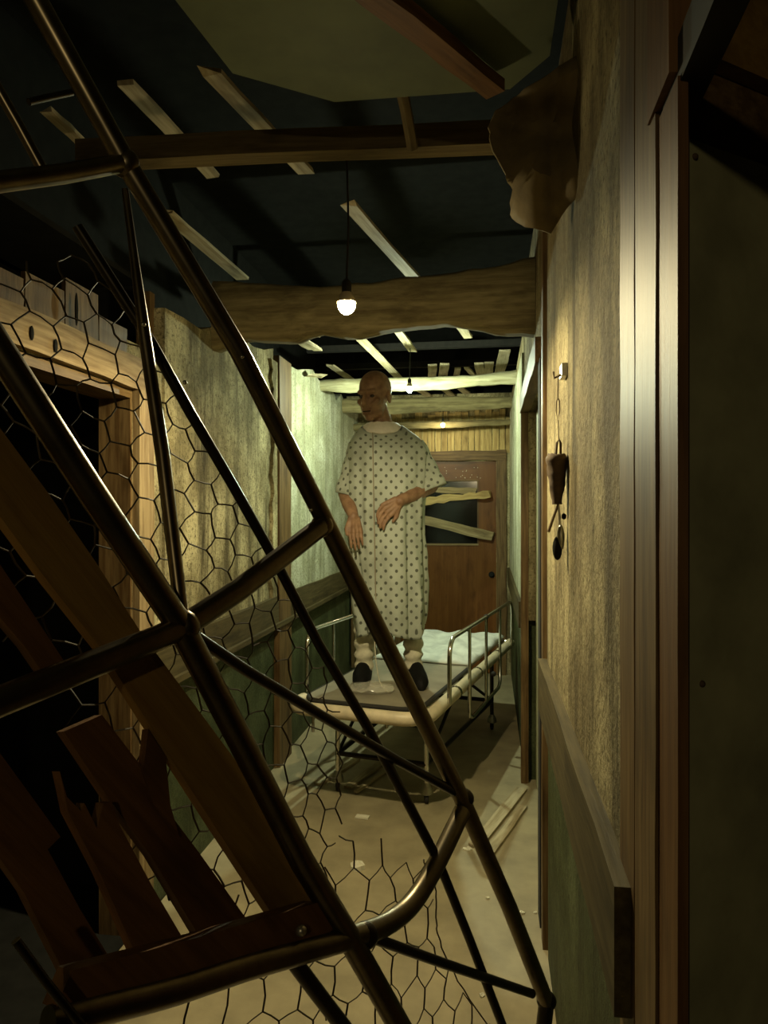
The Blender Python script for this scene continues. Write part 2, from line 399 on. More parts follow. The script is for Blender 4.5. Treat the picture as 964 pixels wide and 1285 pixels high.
# end wall, its door and the boards over it ------------------------------------
dx0, dx1 = onY(503, 700, YE).x, onY(623, 700, YE).x
dzt = onY(560, 579, YE).z
we = MB().box((XL - .1, YE, 0), (dx0, YE + .1, 2.6)).box((dx1, YE, 0), (XR + .1, YE + .1, 2.6)).box((dx0, YE, dzt), (dx1, YE + .1, 2.6))
wall_end = we.build('wall_end', 'plaster', kind='structure')
x = dx0 - .25
while x < XR - .03:
    wd = R.uniform(.045, .075)
    MB().board((x + wd / 2, YE - .008, dzt + .08 + R.uniform(-.01, .01)), (x + wd / 2, YE - .008, 2.42 + R.uniform(-.05, .05)), wd - .006, .014 + R.random() * .008, (0, -1, 0), 4, .003).build('plank', 'board_gold', wall_end)
    x += wd
door = struct_empty('door_1', ((dx0 + dx1) / 2, YE, 0))
wz0, wz1 = onY(560, 682, YE).z, onY(560, 604, YE).z; wx0, wx1 = onY(533, 640, YE).x, onY(599, 640, YE).x
MB().box((dx0, YE + .01, .01), (wx0, YE + .05, dzt)).box((wx1, YE + .01, .01), (dx1, YE + .05, dzt)).box((wx0, YE + .01, .01), (wx1, YE + .05, wz0)).box((wx0, YE + .01, wz1), (wx1, YE + .05, dzt)).build('leaf', 'door', door)
MB().box((wx0, YE + .025, wz0), (wx1, YE + .032, wz1)).build('pane', 'pane', door)
f = MB().box((wx0 - .012, YE - .002, wz0 - .018), (wx1 + .012, YE + .03, wz0)).build('bottom_bead', 'trim_pale', door)
MB().box((wx0 - .012, YE - .002, wz1), (wx1 + .012, YE + .03, wz1 + .014)).build('top_bead', 'trim', door)
MB().box((wx1, YE - .002, wz0), (wx1 + .012, YE + .03, wz1)).build('side_bead', 'trim', door)
MB().lathe(onY(617, 721, YE + .01), [(.028, 0), (.028, .01), (.016, .014), (.016, .03)], 14, (0, -1, 0)).build('lock_hole', 'black', door, True)
MB().board((dx1 + .045, YE - .012, 0), (dx1 + .045, YE - .012, dzt + .1), .09, .03, (0, -1, 0), 10, .004).build('side_casing', 'trim', door)
MB().board((dx0 - .09, YE - .014, dzt + .05), (dx1 + .09, YE - .014, dzt + .05), .09, .036, (0, -1, 0), 10, .005).build('head_casing', 'trim', door)
MB().board((dx0 - .045, YE - .012, 0), (dx0 - .045, YE - .012, dzt + .05), .09, .03, (0, -1, 0), 6, .004).build('side_casing', 'trim', door)
MB().box((wx0 - .3, YE + .5, .2), (wx1 + .3, YE + .52, 2.3)).build('back_room_wall', 'black', door)  # wall colour carries the darkness of the unlit room behind
for k in range(22):
    p = onY(R.uniform(545, 605), R.uniform(586, 600), YE + .01); MB().ball(p, (.004, .003, .004), seg=6, rg=4).build('paint_fleck', 'paper', door)

def door_board(p0, p1, off, wd, th, mat, label, n=9, jit=.006, rag=.02):
    a = onY(p0[0], p0[1], YE); b = onY(p1[0], p1[1], YE); a.y = b.y = YE - off
    o = MB().board(a, b, wd, th, (0, -1, 0), n, jit, rag).build('barricade_board', mat); tag(o, label, 'board', 'boards across the end door'); return o
door_board((500, 612), (597, 617), .018, .055, .03, 'board', 'thin grey board across the top of the door window')
door_board((500, 632), (615, 621), .066, .065, .04, 'board_gold', 'knotty golden board nailed across the brown door window', 14, .012)
door_board((500, 645), (618, 673), .030, .085, .04, 'board', 'wide grey board slanting across the lower door window')

# ceiling -----------------------------------------------------------------------
ceiling = MB().box((-2.6, -1.2, 3.3), (1.6, 7.0, 3.36)).build('ceiling', 'black', kind='structure')  # black colour put in for the unlit dark overhead
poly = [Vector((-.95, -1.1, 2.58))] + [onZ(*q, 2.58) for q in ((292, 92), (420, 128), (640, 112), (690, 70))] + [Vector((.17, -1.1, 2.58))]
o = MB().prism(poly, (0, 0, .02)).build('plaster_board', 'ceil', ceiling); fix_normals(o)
MB().board((XL, 2.05, 2.60), (XR, 2.18, 2.62), .07, .07, (0, 0, 1), 6, .004).build('joist', 'lath_dark', ceiling)
# upper side walls: black boards put in for the unlit dark above the plaster
MB().box((-1.75, -1.2, 2.4), (-1.72, 7.0, 3.3)).box((.6, -1.2, 2.75), (.63, 7, 3.3)).box((-1.75, 6.98, 2.4), (.63, 7.0, 3.3)).build('unlit_dark_lining', 'black', ceiling)
MB().board(onZ(430, -40, 2.54), onZ(622, 112, 2.54), .055, .03, (0, 0, 1), 6, .003).build('rafter', 'plank_red', ceiling)
MB().tube(smooth_path([P(482, 40, 1.75), P(497, 90, 1.85), P(508, 130, 1.95), P(518, 186, 2.05)]), [.017] * 19, 6).build('strap', 'lath_dark', ceiling, True)
laths = [((262, 88), (383, 214), 2.72, .055, 'lath'), ((160, 105), (268, 221), 2.74, .05, 'lath'),
         ((437, 255), (532, 362), 2.66, .055, 'lath'), ((205, 265), (305, 350), 2.62, .06, 'lath'), ((60, 140), (110, 185), 2.7, .04, 'lath'),
         ((440, 412), (505, 479), 2.56, .055, 'lath'), ((493, 406), (518, 440), 2.6, .05, 'lath'), ((572, 398), (588, 424), 2.6, .055, 'lath'),
         ((360, 415), (399, 439), 2.56, .055, 'lath'), ((414, 458), (445, 479), 2.6, .055, 'lath'),
         ((543, 458), (542, 478), 2.66, .07, 'lath'), ((558, 457), (555, 478), 2.66, .075, 'lath'), ((575, 462), (571, 480), 2.66, .05, 'lath'),
         ((586, 462), (596, 472), 2.66, .04, 'lath'), ((601, 456), (604, 474), 2.66, .07, 'lath'), ((614, 455), (613, 472), 2.66, .07, 'lath'), ((634, 440), (627, 468), 2.66, .08, 'lath'),
         ((555, 486), (573, 501), 2.56, .06, 'lath'), ((573, 483), (586, 493), 2.56, .06, 'lath'), ((522, 486), (538, 497), 2.56, .06, 'lath'),
         ((586, 511), (590, 522), 2.6, .06, 'lath'), ((602, 510), (603, 521), 2.6, .06, 'lath'), ((545, 512), (560, 522), 2.56, .06, 'lath'), ((575, 513), (579, 523), 2.58, .06, 'lath'), ((505, 512), (525, 524), 2.56, .06, 'lath'), ((520, 511), (537, 523), 2.57, .05, 'lath')]
for a, b, z, wd, mt in laths:
    p, q = onZ(*a, z), onZ(*b, z + R.uniform(-.02, .02))
    if q.y > YE + .1: q = p + (q - p) * ((YE + .1 - p.y) / (q.y - p.y))
    MB().board(p, q, wd, .014, (0, 0, 1), 5, .003, .02).build('lath', mt, ceiling)
for yb_ in (4.15, P(514, 486, 4.72).y, 5.6, P(556, 532, 6.3).y):      # dim cross battens
    MB().board((XL - .2, yb_, 2.80), (XR + .2, yb_, 2.80), .05, .05, (0, 0, 1), 3, .004).build('batten', 'soot', ceiling)
# broken bits at the top of the left wall
for (a, b, z) in (((366, 420), (392, 437), 2.5), ((352, 424), (380, 428), 2.48), ((372, 412), (402, 420), 2.52), ((385, 470), (405, 472), 2.42)):
    MB().board(onZ(*a, z), onZ(*b, z), .06, .015, (0, 0, 1), 4, .008, .03).build('lath', 'lath', ceiling)

def hewn_beam(Yc, top, bot, depth, mat, label, n=26):
    """a rough slab across the corridor; top and bottom outlines as (px,py) polylines on the plane y=Yc"""
    def prof(pl):
        pts = sorted([(onY(a, b, Yc).x, onY(a, b, Yc).z) for a, b in pl])
        def f(x):
            if x <= pts[0][0]: return pts[0][1]
            for (xa, za), (xb, zb) in zip(pts, pts[1:]):
                if x <= xb: t = (x - xa) / (xb - xa); t = t * t * (3 - 2 * t); return za + (zb - za) * t
            return pts[-1][1]
        return f
    ft, fb = prof(top), prof(bot); mb = MB(); rows = []
    for i in range(n + 1):
        x = XL + (XR - XL) * i / n; t, b = ft(x) + R.uniform(-.004, .004), fb(x) + R.uniform(-.004, .004); j = R.uniform(-.006, .006); e = min(.02, (t - b) * .2)
        ring = [(Yc + e + j, t), (Yc + j, t - e), (Yc - .006 + j, (t + b) / 2), (Yc + j, b + e), (Yc + e + j, b), (Yc + depth - e, b + .01), (Yc + depth, (t + b) / 2), (Yc + depth - e, t)]
        rows.append([mb.vert((x, y, z), (x, z, y)) for y, z in ring])
    for i in range(n):
        for k in range(8):
            k2 = (k + 1) % 8; mb.f.append((rows[i][k], rows[i + 1][k], rows[i + 1][k2], rows[i][k2]))
    mb.f.append(tuple(rows[0])); mb.f.append(tuple(reversed(rows[-1])))
    o = fix_normals(mb.build('ceiling_beam', mat, None, True)); tag(o, label, 'beam', 'hewn beams across the corridor'); return o
hewn_beam(3.1, [(255, 350), (330, 354), (400, 358), (450, 354), (520, 345), (600, 336), (690, 316)], [(262, 440), (300, 424), (360, 428), (395, 416), (440, 423), (500, 410), (560, 405), (640, 416), (690, 420)], .14, 'beam', 'wide wavy brown beam behind the large bare bulb')
hewn_beam(5.15, [(395, 477), (440, 474), (520, 473), (600, 470), (645, 464)], [(395, 490), (440, 492), (500, 490), (560, 488), (600, 483), (645, 481)], .12, 'beam_pale', 'pale knotty beam carrying the small cool bulb')
hewn_beam(5.95, [(420, 500), (480, 500), (560, 497), (640, 498)], [(420, 517), (500, 519), (560, 515), (600, 514), (640, 511)], .12, 'beam', 'brown beam between the pale beam and the end wall')
hewn_beam(6.45, [(440, 532), (560, 528), (640, 526)], [(440, 540), (560, 537), (640, 533)], .08, 'beam', 'thin beam just before the planks over the door')

# hanging burlap at the top right ---------------------------------------------------
bp = [(612, 160), (622, 140), (650, 118), (690, 92), (745, 60), (755, 150), (735, 230), (690, 292), (662, 285), (641, 268), (645, 238), (634, 220), (618, 192)]
def cloth_pt(px, py): return P(px, py, 1.75 - .0010 * (px - 612) + .05 * math.sin(py * .05) + .02 * math.sin(px * .11))
mb = MB(); cx, cy = 688, 175; rings_ = []
fine = []
for i in range(len(bp)):
    a, b = bp[i], bp[(i + 1) % len(bp)]
    for k in range(4): fine.append((a[0] + (b[0] - a[0]) * k / 4 + R.uniform(-1.5, 1.5), a[1] + (b[1] - a[1]) * k / 4 + R.uniform(-1.5, 1.5)))
rows = [[cloth_pt(cx + (x - cx) * t, cy + (y - cy) * t) for x, y in fine] for t in (1, .8, .6, .4, .2, .02)]
mb.rings(rows, False, True)
cl = mb.build('burlap_drape', 'burlap', None, True)
md = cl.modifiers.new('thick', 'SOLIDIFY'); md.thickness = .006
tag(cl, 'brown burlap rag sagging from the ceiling above the right wall', 'cloth')

# ------------------------------------------------------------------ hanging bulbs
def bulb(p, r, top, mat, label, wide=0, k=1.7):
    """an LED bulb: glowing dome below, opaque collar and socket above"""
    t = thing('hanging_bulb', p - Vector((0, 0, k * r)), label, 'light bulb', 'bare bulbs along the corridor')
    pr = [(.001, -k * r)] + [(r * math.sin(a), -k * r * math.cos(a)) for a in [math.pi / 2 * i / 6 for i in range(1, 7)]] + [(r, r * .12)]
    MB().lathe(p, pr, 20).build('globe', mat, t, True)
    MB().lathe(p + Vector((0, 0, r * .1)), [(r * 1.03, 0), (r * 1.03, r * .15), (r * .62, r * 1.0), (r * .55, r * 1.1)], 20).build('collar', 'bumper', t, True)
    MB().lathe(p + Vector((0, 0, r * 1.2)), [(r * .5, 0), (r * .55, r * .3), (r * .55, r * 1.1), (r * .3, r * 1.4), (r * .12, r * 1.5)], 14).build('socket', 'soot', t, True)
    MB().tube([p + Vector((0, 0, r * 2.5)), p + Vector((.004, .01, (top - p.z) * .5)), Vector((p.x, p.y, top))], .0035, 6).build('cord', 'soot', t, True)
    for power, cone, soft in ((wide, 178, .32),):   # the bulb's own light, shaded upwards by its collar
        if power:
            ld = bpy.data.lights.new('bulb_throw', 'SPOT'); ld.energy = power; ld.color = (1.0, .86, .50); ld.spot_size = math.radians(cone); ld.spot_blend = soft; ld.shadow_soft_size = .02
            lo = bpy.data.objects.new('bulb_throw', ld); col.objects.link(lo); lo.parent = t; lo.location = (0, 0, -.004)
bulb(P(435, 381, 2.2), .028, 2.62, 'bulb1', 'large warm bare bulb in front of the wavy beam', 100, 1.2)
bulb(P(514, 486, 4.72), .022, 2.80, 'bulb2', 'cool white bare bulb in front of the pale beam')
bulb(P(556, 532, 6.3), .018, 2.80, 'bulb3', 'small warm bulb above the brown end door')

# ------------------------------------------------------------------ hospital bed in the corridor
NR = Vector((.185, 3.32)); al = math.atan2(.76, 2.02); bd = Vector((math.sin(al), math.cos(al))); bn = Vector((-math.cos(al), math.sin(al))); BL, BW = 2.14, .70
DZ = .565
def bed_pt(u, s, z):                     # u: 0 right edge .. BW left edge, s: 0 near .. BL far
    q = NR + bn * u + bd * s; return W(q.x, q.y, z)
bed = thing('hospital_bed', bed_pt(BW / 2, BL / 2, 0), 'metal hospital bed with cream bumper and side rails under the standing figure', 'bed')
def arc_corner(u0, s0, r, a0, a1, n=6):
    return [(u0 + r * math.cos(math.radians(a0 + (a1 - a0) * k / n)), s0 + r * math.sin(math.radians(a0 + (a1 - a0) * k / n))) for k in range(n + 1)]
path = [(0, 1.05)] + [(0, .5)] + arc_corner(.13, .13, .13, 180, 270) + arc_corner(BW - .1, .1, .1, 270, 360) + [(BW + .0, .16)]
MB().tube([bed_pt(u, s, DZ - .035) for u, s in path], .034, 12).build('bumper', 'bumper', bed, True)
o = MB().tube([bed_pt(0, 1.05, DZ - .035), bed_pt(0, BL, DZ - .035)], .032, 12).build('side_frame', 'bumper', bed, True)
for s_ in (.55, 1.05, 1.62): MB().tube([bed_pt(0, s_, DZ - .035), bed_pt(0, s_ + .03, DZ - .035)], .036, 12).build('joint_sleeve', 'chrome', bed, True)
MB().tube([bed_pt(BW, .14, DZ - .03), bed_pt(BW, BL, DZ - .03)], .016, 10).build('side_frame', 'chrome', bed, True)
MB().tube([bed_pt(0, BL, DZ - .03), bed_pt(BW, BL, DZ - .03)], .02, 10).build('end_frame', 'chrome', bed, True)
def rrect(u0, u1, s0, s1, r):
    return arc_corner(u0 + r, s0 + r, r, 180, 270) + arc_corner(u1 - r, s0 + r, r, 270, 360) + [(u1, s1), (u0, s1)]
o = MB().prism([bed_pt(u, s, DZ - .012) for u, s in rrect(.05, BW - .05, .05, BL - .02, .1)], (0, 0, .02)).build('deck', 'deck', bed); fix_normals(o)
MB().tube([bed_pt(u, s, DZ - .004) for u, s in [(.045, 1.0)] + rrect(.045, BW - .045, .045, 1.0, .1)[:-1]], .013, 8).build('deck_edge', 'soot', bed, True)
# mattress pad with a soiled sheet
mb = MB(); nu, ns = 26, 34; idx = {}
for i in range(nu + 1):
    for j in range(ns + 1):
        u = .04 + (BW - .08) * i / nu; s_ = 1.04 + (BL - 1.08) * j / ns
        e = min(1, min(i, nu - i) / 2.0, min(j, ns - j) / 1.5) ** .5
        z = DZ + .010 + .022 * e + .012 * (math.sin(u * 17 + s_ * 9) * math.sin(s_ * 13 - u * 6) + .6 * math.sin(u * 37 - s_ * 21)) * e
        p = bed_pt(u, s_, z); idx[i, j] = mb.vert(p)
for i in range(nu):
    for j in range(ns): mb.f.append((idx[i, j], idx[i + 1, j], idx[i + 1, j + 1], idx[i, j + 1]))
o = fix_normals(mb.build('sheet_pad', 'sheet', bed, True)); md = o.modifiers.new('thick', 'SOLIDIFY'); md.thickness = .01
# guard rails
def guard(u, s0, s1, low):
    zt = DZ + .30; r = .09; nm = 'guard_rail'
    lp = [bed_pt(u, s0, DZ - .02), bed_pt(u, s0, zt - r)] + [bed_pt(u, s0 + r * (1 - math.cos(a)), zt - r + r * math.sin(a)) for a in (.4, .8, 1.2, 1.57)]
    lp += [bed_pt(u, s1 - r * (1 - math.cos(a)), zt - r + r * math.sin(a)) for a in (1.57, 1.2, .8, .4)] + [bed_pt(u, s1, zt - r), bed_pt(u, s1, DZ - .02)]
    o = MB().tube(lp, .0115, 10).build(nm, 'chrome', bed, True)
    for k in range(1, 4):
        s_ = s0 + (s1 - s0) * k / 4
        MB().tube([bed_pt(u, s_, zt), bed_pt(u, s_, DZ - .2 if low else DZ - .03)], .009, 8).build('upright', 'chrome', o, True)
    if low:
        sa, sb = s0 + (s1 - s0) * .25, s0 + (s1 - s0) * .75
        lp = [bed_pt(u, sa, DZ - .02), bed_pt(u, sa, DZ - .17), bed_pt(u, sa + .03, DZ - .205), bed_pt(u, sa + .08, DZ - .215), bed_pt(u, sb - .05, DZ - .215), bed_pt(u, sb, DZ - .18), bed_pt(u, sb, DZ - .02)]
        MB().tube(lp, .011, 10).build('lower_loop', 'chrome', o, True)
        MB().ball(bed_pt(u - .02, (sa + sb) / 2 + .12, DZ - .07), .016).build('knob', 'soot', o, True)
        MB().ball(bed_pt(u, s0 + (s1 - s0) * .5, zt), .016).build('cap', 'soot', o, True)
guard(-.045, .28, 1.95, True); guard(BW + .03, .25, 1.6, False)
# legs, casters, lower frame
for (u, s_, m_) in ((.10, .36, 'chrome'), (.60, .36, 'chrome'), (.05, 1.72, 'tube_dark'), (.62, 1.72, 'tube_dark')):
    lg = MB().tube([bed_pt(u, s_, DZ - .03), bed_pt(u, s_, .1)], .013, 10).build('leg', m_, bed, True)
    MB().lathe(bed_pt(u, s_, .045), [(.02, 0), (.034, .008), (.03, .03), (.016, .06)], 12).build('foot', 'steel', lg, True)
    ax = (W(1, 0, 0) - W(0, 0, 0))
    MB().lathe(bed_pt(u, s_, .028) - ax * .012, [(.010, 0), (.028, .004), (.028, .02), (.01, .024)], 16, ax).build('caster', 'soot', lg, True)
for a, b in (((.10, .36, .2), (.60, .36, .2)), ((.10, .36, .2), (.05, 1.72, .2)), ((.60, .36, .2), (.62, 1.72, .2)), ((.05, 1.72, .2), (.62, 1.72, .2))):
    MB().tube([bed_pt(*a), bed_pt(*b)], .014, 8).build('lower_frame', 'tube_dark', bed, True)
for a, b in (((.10, .36, .2), (.08, 1.0, DZ - .05)), ((.60, .36, .2), (.62, 1.0, DZ - .05)), ((.05, 1.72, .2), (.08, 1.0, DZ - .05)), ((.3, .1, DZ - .05), (.32, .9, .22))):
    MB().tube([bed_pt(*a), bed_pt(*b)], .010, 8).build('brace', 'tube_dark', bed, True)
for u, s_ in ((.26, .2), (.58, .02)):
    MB().tube([bed_pt(u, s_, DZ - .06), bed_pt(u, s_, DZ - .15)], [.006, .009], 8).build('bumper_peg', 'steel', bed, True)
# clear plastic bag on the deck
bg = MB().ball(bed_pt(.37, .27, DZ + .026), (.12, .08, .03), None, 20, 8)
for v in bg.v:
    v.z = max(DZ + .008, v.z + .008 * math.sin(v.x * 60) * math.sin(v.y * 55))
tag(bg.build('plastic_bag', 'plastic', None, True), 'crumpled clear plastic bag on the bed deck by the shoes', 'bag')

# ------------------------------------------------------------------ person standing on the bed
PD = 3.90; PZ = DZ + .008
PB = W((488 - 482) / F * PD, PD, PZ)
ex, ey = (W(1, 0, 0) - W(0, 0, 0)), (W(0, 1, 0) - W(0, 0, 0)); ez = Vector((0, 0, 1))
def L(x, y, z): return PB + ex * x + ey * y + ez * z
person = thing('person', PB, 'person in a dotted hospital gown standing on the bed, head turned aside', 'person')
b = MB()
def C(p0, r0, p1, r1): b.cap(L(*p0), r0, L(*p1), r1, 14)
# legs, pelvis, trunk
for sx in (-1, 1):
    C((sx * .085, 0, .82), .085, (sx * .115, -.01, .47), .058); C((sx * .115, -.01, .47), .055, (sx * .132, .015, .32), .052); C((sx * .132, .015, .32), .052, (sx * .135, .02, .09), .036)
    C((sx * .135, .01, .05), .036, (sx * .14, -.10, .035), .03)
    C((0, 0, 1.22), .10, (sx * .14, .01, 1.262), .055)
C((-.07, 0, .86), .11, (.07, 0, .86), .11); C((0, 0, .9), .125, (0, 0, 1.12), .125); C((-.05, 0, 1.18), .12, (.05, 0, 1.18), .12)
C((-.01, .01, 1.30), .07, (-.03, .005, 1.40), .056); C((-.03, .005, 1.40), .054, (-.062, -.005, 1.50), .05)
# arms
elR, wrR = (.225, .0, 1.07), (.055, -.185, .985); elL, wrL = (-.235, .0, 1.03), (-.185, -.165, .905)
C((.155, .01, 1.262), .055, elR, .045); C(elR, .045, (.14, -.09, 1.028), .044); C((.14, -.09, 1.028), .044, wrR, .030)
C((-.155, .01, 1.262), .055, elL, .042); C(elL, .042, (-.21, -.09, .965), .039); C((-.21, -.09, .965), .039, wrL, .027)
def hand(wr, d, across, drop):
    """palm along d, knuckles along `across`, fingers curling towards `drop`; local vectors"""
    wr, d, ac, dn = Vector(wr), Vector(d).normalized(), Vector(across).normalized(), Vector(drop).normalized()
    k0 = wr + d * .085
    for i in range(4):
        o = ac * (i - 1.5) * .0225
        b.cap(L(*(wr + d * .015 + o * .55)), .018, L(*(k0 + o)), .0125, 10)
        l1, l2, l3 = [(.036, .026, .020), (.041, .030, .022), (.038, .028, .021), (.030, .021, .018)][i]
        j1 = k0 + o + (d * .75 + dn * .5).normalized() * l1; j2 = j1 + (d * .3 + dn * .95).normalized() * l2; j3 = j2 + (dn - d * .15).normalized() * l3
        for a_, c_, r_, s_ in ((k0 + o, j1, .0092, .0085), (j1, j2, .0085, .0078), (j2, j3, .0078, .0065)): b.cap(L(*a_), r_, L(*c_), s_, 8)
    t0 = wr + d * .03 - ac * .028; t1 = t0 + (d * .6 - ac * .6 + dn * .4).normalized() * .042; t2 = t1 + (d * .8 + dn * .6).normalized() * .030
    b.cap(L(*t0), .015, L(*t1), .0115, 8); b.cap(L(*t1), .0115, L(*t2), .009, 8)
hand(wrR, (-.80, -.12, -.58), (-.58, -.1, .80), (-.25, .1, -1))
hand(wrL, (.12, -.3, -.92), (.8, .5, .0), (.12, .12, -1))
# head
yaw = math.radians(30); hc = L(-.078, -.02, 1.555)
hf = (ex * -math.sin(yaw) + ey * -math.cos(yaw) + ez * -.16).normalized(); hr = hf.cross(ez).normalized(); hu = hr.cross(hf).normalized()
def H(r, f, u): return hc + (hr * r + hf * f + hu * u) * 1.1
hax = (hr, hf, hu)
b.ball(H(0, -.015, .035), (.084, .103, .097), hax, 20, 14); b.ball(H(0, .025, -.04), (.066, .070, .090), hax, 20, 14)
b.ball(H(0, .055, -.098), (.032, .030, .026), hax); b.cap(H(-.038, .03, -.085), .022, H(.038, .03, -.085), .022)
b.cap(H(0, .088, .012), .009, H(0, .112, -.03), .0125); b.ball(H(0, .108, -.036), (.016, .013, .010), hax)
b.cap(H(-.04, .071, .022), .013, H(.04, .071, .022), .013); b.cap(H(-.05, .058, -.025), .017, H(-.03, .073, -.04), .014); b.cap(H(.05, .058, -.025), .017, H(.03, .073, -.04), .014)
b.cap(H(-.022, .080, -.064), .008, H(.022, .080, -.064), .008); b.cap(H(-.018, .079, -.080), .0085, H(.018, .079, -.080), .0085)
for sx in (-1, 1): b.ball(H(sx * .078, -.01, -.012), (.011, .021, .034), hax)
body = b.build('body', 'skin', person, True)
md = body.modifiers.new('one_surface', 'REMESH'); md.mode = 'VOXEL'; md.voxel_size = .0036; md.use_smooth_shade = True
md = body.modifiers.new('soften', 'SMOOTH'); md.factor = .5; md.iterations = 3
for sx in (-1, 1): MB().ball(H(sx * .031, .074, -.001), (.013, .010, .008), hax).build('eye', 'eye', person, True)
MB().cap(H(-.02, .0865, -.072), .0028, H(.02, .0865, -.072), .0028).build('mouth_line', 'eye', person, True)
# gown: torso loft plus sleeves, folded cloth
SEC = [(1.395, -.140, .068, .082, 0), (1.370, -.165, .105, .095, 0), (1.335, -.190, .155, .108, .1), (1.30, -.208, .190, .118, .2), (1.25, -.222, .212, .135, .35), (1.12, -.222, .205, .150, .6), (1.0, -.215, .185, .156, .8),
       (.85, -.212, .180, .160, 1), (.65, -.205, .188, .162, 1.2), (.45, -.190, .192, .160, 1.4), (.30, -.168, .178, .152, 1.5), (.275, -.166, .176, .150, 1.5)]
def sec(z):
    for a, c in zip(SEC, SEC[1:]):
        if z <= a[0] and z >= c[0]:
            t = (a[0] - z) / (a[0] - c[0]); return [a[k] + (c[k] - a[k]) * t for k in range(5)]
    return SEC[-1]
g = MB(); rows = []; gs = []; nz, na = 70, 96
for i in range(nz + 1):
    z = 1.395 + (.275 - 1.395) * i / nz; _, xl, xr, ry, am = sec(z); cx_, rx = (xl + xr) / 2, (xr - xl) / 2; row = []; gr = []
    for k in range(na):
        q = 2 * math.pi * k / na; ca, sa = math.cos(q), math.sin(q)
        fx = abs(ca) ** .85 * (1 if ca > 0 else -1); fy = abs(sa) ** .85 * (1 if sa > 0 else -1)
        f_ = 1 + am * (.068 * math.sin(9 * q + 1.2 * math.sin(z * 3)) + .030 * math.sin(17 * q + z * 4) + .02 * math.sin(5 * q - z * 6)) + .012 * math.sin(z * 38 + q * 5) * (.3 + am) * .6
        x_, y_ = cx_ + rx * fx * f_, ry * fy * f_ - .01
        zz = z + (.02 * math.sin(3 * q + 1) if i > nz - 3 else 0) + (-.052 * max(0, -sa) * max(0, 1 - i / 8))
        row.append(L(x_, y_, zz)); gr.append((q * .172 if sa > 0 else x_ * 1.05 + 5, z, 0))
    rows.append(row); gs.append(gr)
g.rings(rows, False, False, gs)
def sleeve(p0, p1, r0, r1, flare):
    p0, p1 = Vector(p0), Vector(p1); d = (p1 - p0).normalized(); a = Vector((0, 1, 0)); a = (a - d * a.dot(d)).normalized(); c = d.cross(a); rows = []; gs = []
    for i in range(19):
        t = i / 18; r = r0 + (r1 - r0) * t; row = []; gr = []
        for k in range(40):
            q = 2 * math.pi * k / 40; f_ = 1 + t * (.07 * math.sin(6 * q + 1) + .04 * math.sin(11 * q + 4 * t)) + .04 * math.sin(t * 16 + q * 3)
            p = p0 + (p1 - p0) * t + (a * math.cos(q) * .95 + c * math.sin(q)) * r * f_
            out = (p.x - p0.x) * (1 if p1.x > 0 else -1); p.z += -flare * t * t * out * .6
            row.append(L(*p)); gr.append((q * .085 + 3, t * .3, 0))
        rows.append(row); gs.append(gr)
    g.rings(rows, True, False, gs)
sleeve((.125, .0, 1.285), (.228, -.02, 1.045), .070, .088, .0); sleeve((-.145, .0, 1.285), (-.215, -.01, 1.015), .070, .072, 0)
gown = g.build('hospital_gown', 'gown', person, True); md = gown.modifiers.new('cloth', 'SOLIDIFY'); md.thickness = .004; md.offset = 1
fix_normals(gown)
cp = [L(-.087, -.1, 1.345)]
for k in range(16):
    z = 1.32 - k * .067; _, xl, xr, ry, am = sec(max(z, .28)); xx = -.085 + .02 * k / 16; cx_, rx = (xl + xr) / 2, (xr - xl) / 2
    q = math.sqrt(max(0, 1 - min(1, abs((xx - cx_) / rx)) ** 2)); cp.append(L(xx, -ry * (q ** .9) * 1.05 - .014, z))
MB().tube(smooth_path(cp, 3), .0035, 6).build('front_piping', 'deck', person, True)
rows = []
for (r_, dz, fr) in ((.058, .0, 0), (.066, .006, .1), (.080, .002, .5), (.098, -.012, .9), (.106, -.022, 1), (.100, -.030, 1)):
    rows.append([L(-.036 + r_ * math.cos(q) * 1.06, -.004 + r_ * math.sin(q) * (1.0 if math.sin(q) < 0 else .85), 1.408 + dz - .040 * fr * max(0, -math.sin(q)) + .002 * math.sin(9 * q)) for q in [2 * math.pi * k / 32 for k in range(32)]])
o = fix_normals(MB().rings(rows, False, False).build('undershirt_collar', 'cotton', person, True)); md = o.modifiers.new('cloth', 'SOLIDIFY'); md.thickness = .006
for sx in (-1, 1):
    rows = []
    for i in range(22):
        t = i / 21; r_ = .047 + .008 * t + .006 * math.sin(t * 24) ; rows.append([L(sx * .134 + r_ * math.cos(q), .018 + r_ * 1.08 * math.sin(q), .07 + t * .24 + .006 * math.sin(2 * q + t * 9)) for q in [2 * math.pi * k / 20 for k in range(20)]])
    MB().rings(rows).build('sock', 'sock', person, True)
    rows = []
    for i in range(13):
        t = i / 12; y = .085 - .27 * t; wd = .040 + .012 * math.sin(math.pi * min(1, t * .9 + .1)) ; wd *= (1 if 0 < i < 11 else .75 if i == 0 else .8 if i == 11 else .4)
        ht = (.125 - .02 * t if t < .4 else .118 - .11 * (t - .4)) * (1 if i < 11 else .85 if i == 11 else .55)
        rows.append([L(sx * .138 + sx * .03 * t * (1 if sx > 0 else .3) + wd * math.cos(q) * (1 if math.sin(q) < .3 else .85), y, max(0, ht / 2 + ht / 2 * math.sin(q) * (1 if math.sin(q) > 0 else 1.2))) for q in [2 * math.pi * k / 18 for k in range(18)]])
    MB().rings(rows).build('shoe', 'shoe', person, True)
# thin tube hanging from the gown to the deck
lp = smooth_path([L(-.075, -.18, .30), L(-.07, -.19, .18), L(-.05, -.2, .06), L(-.02, -.22, .012), L(.0, -.24, .008)], 6)
MB().tube(lp, .003, 6).build('loose_tie', 'sock', person, True)

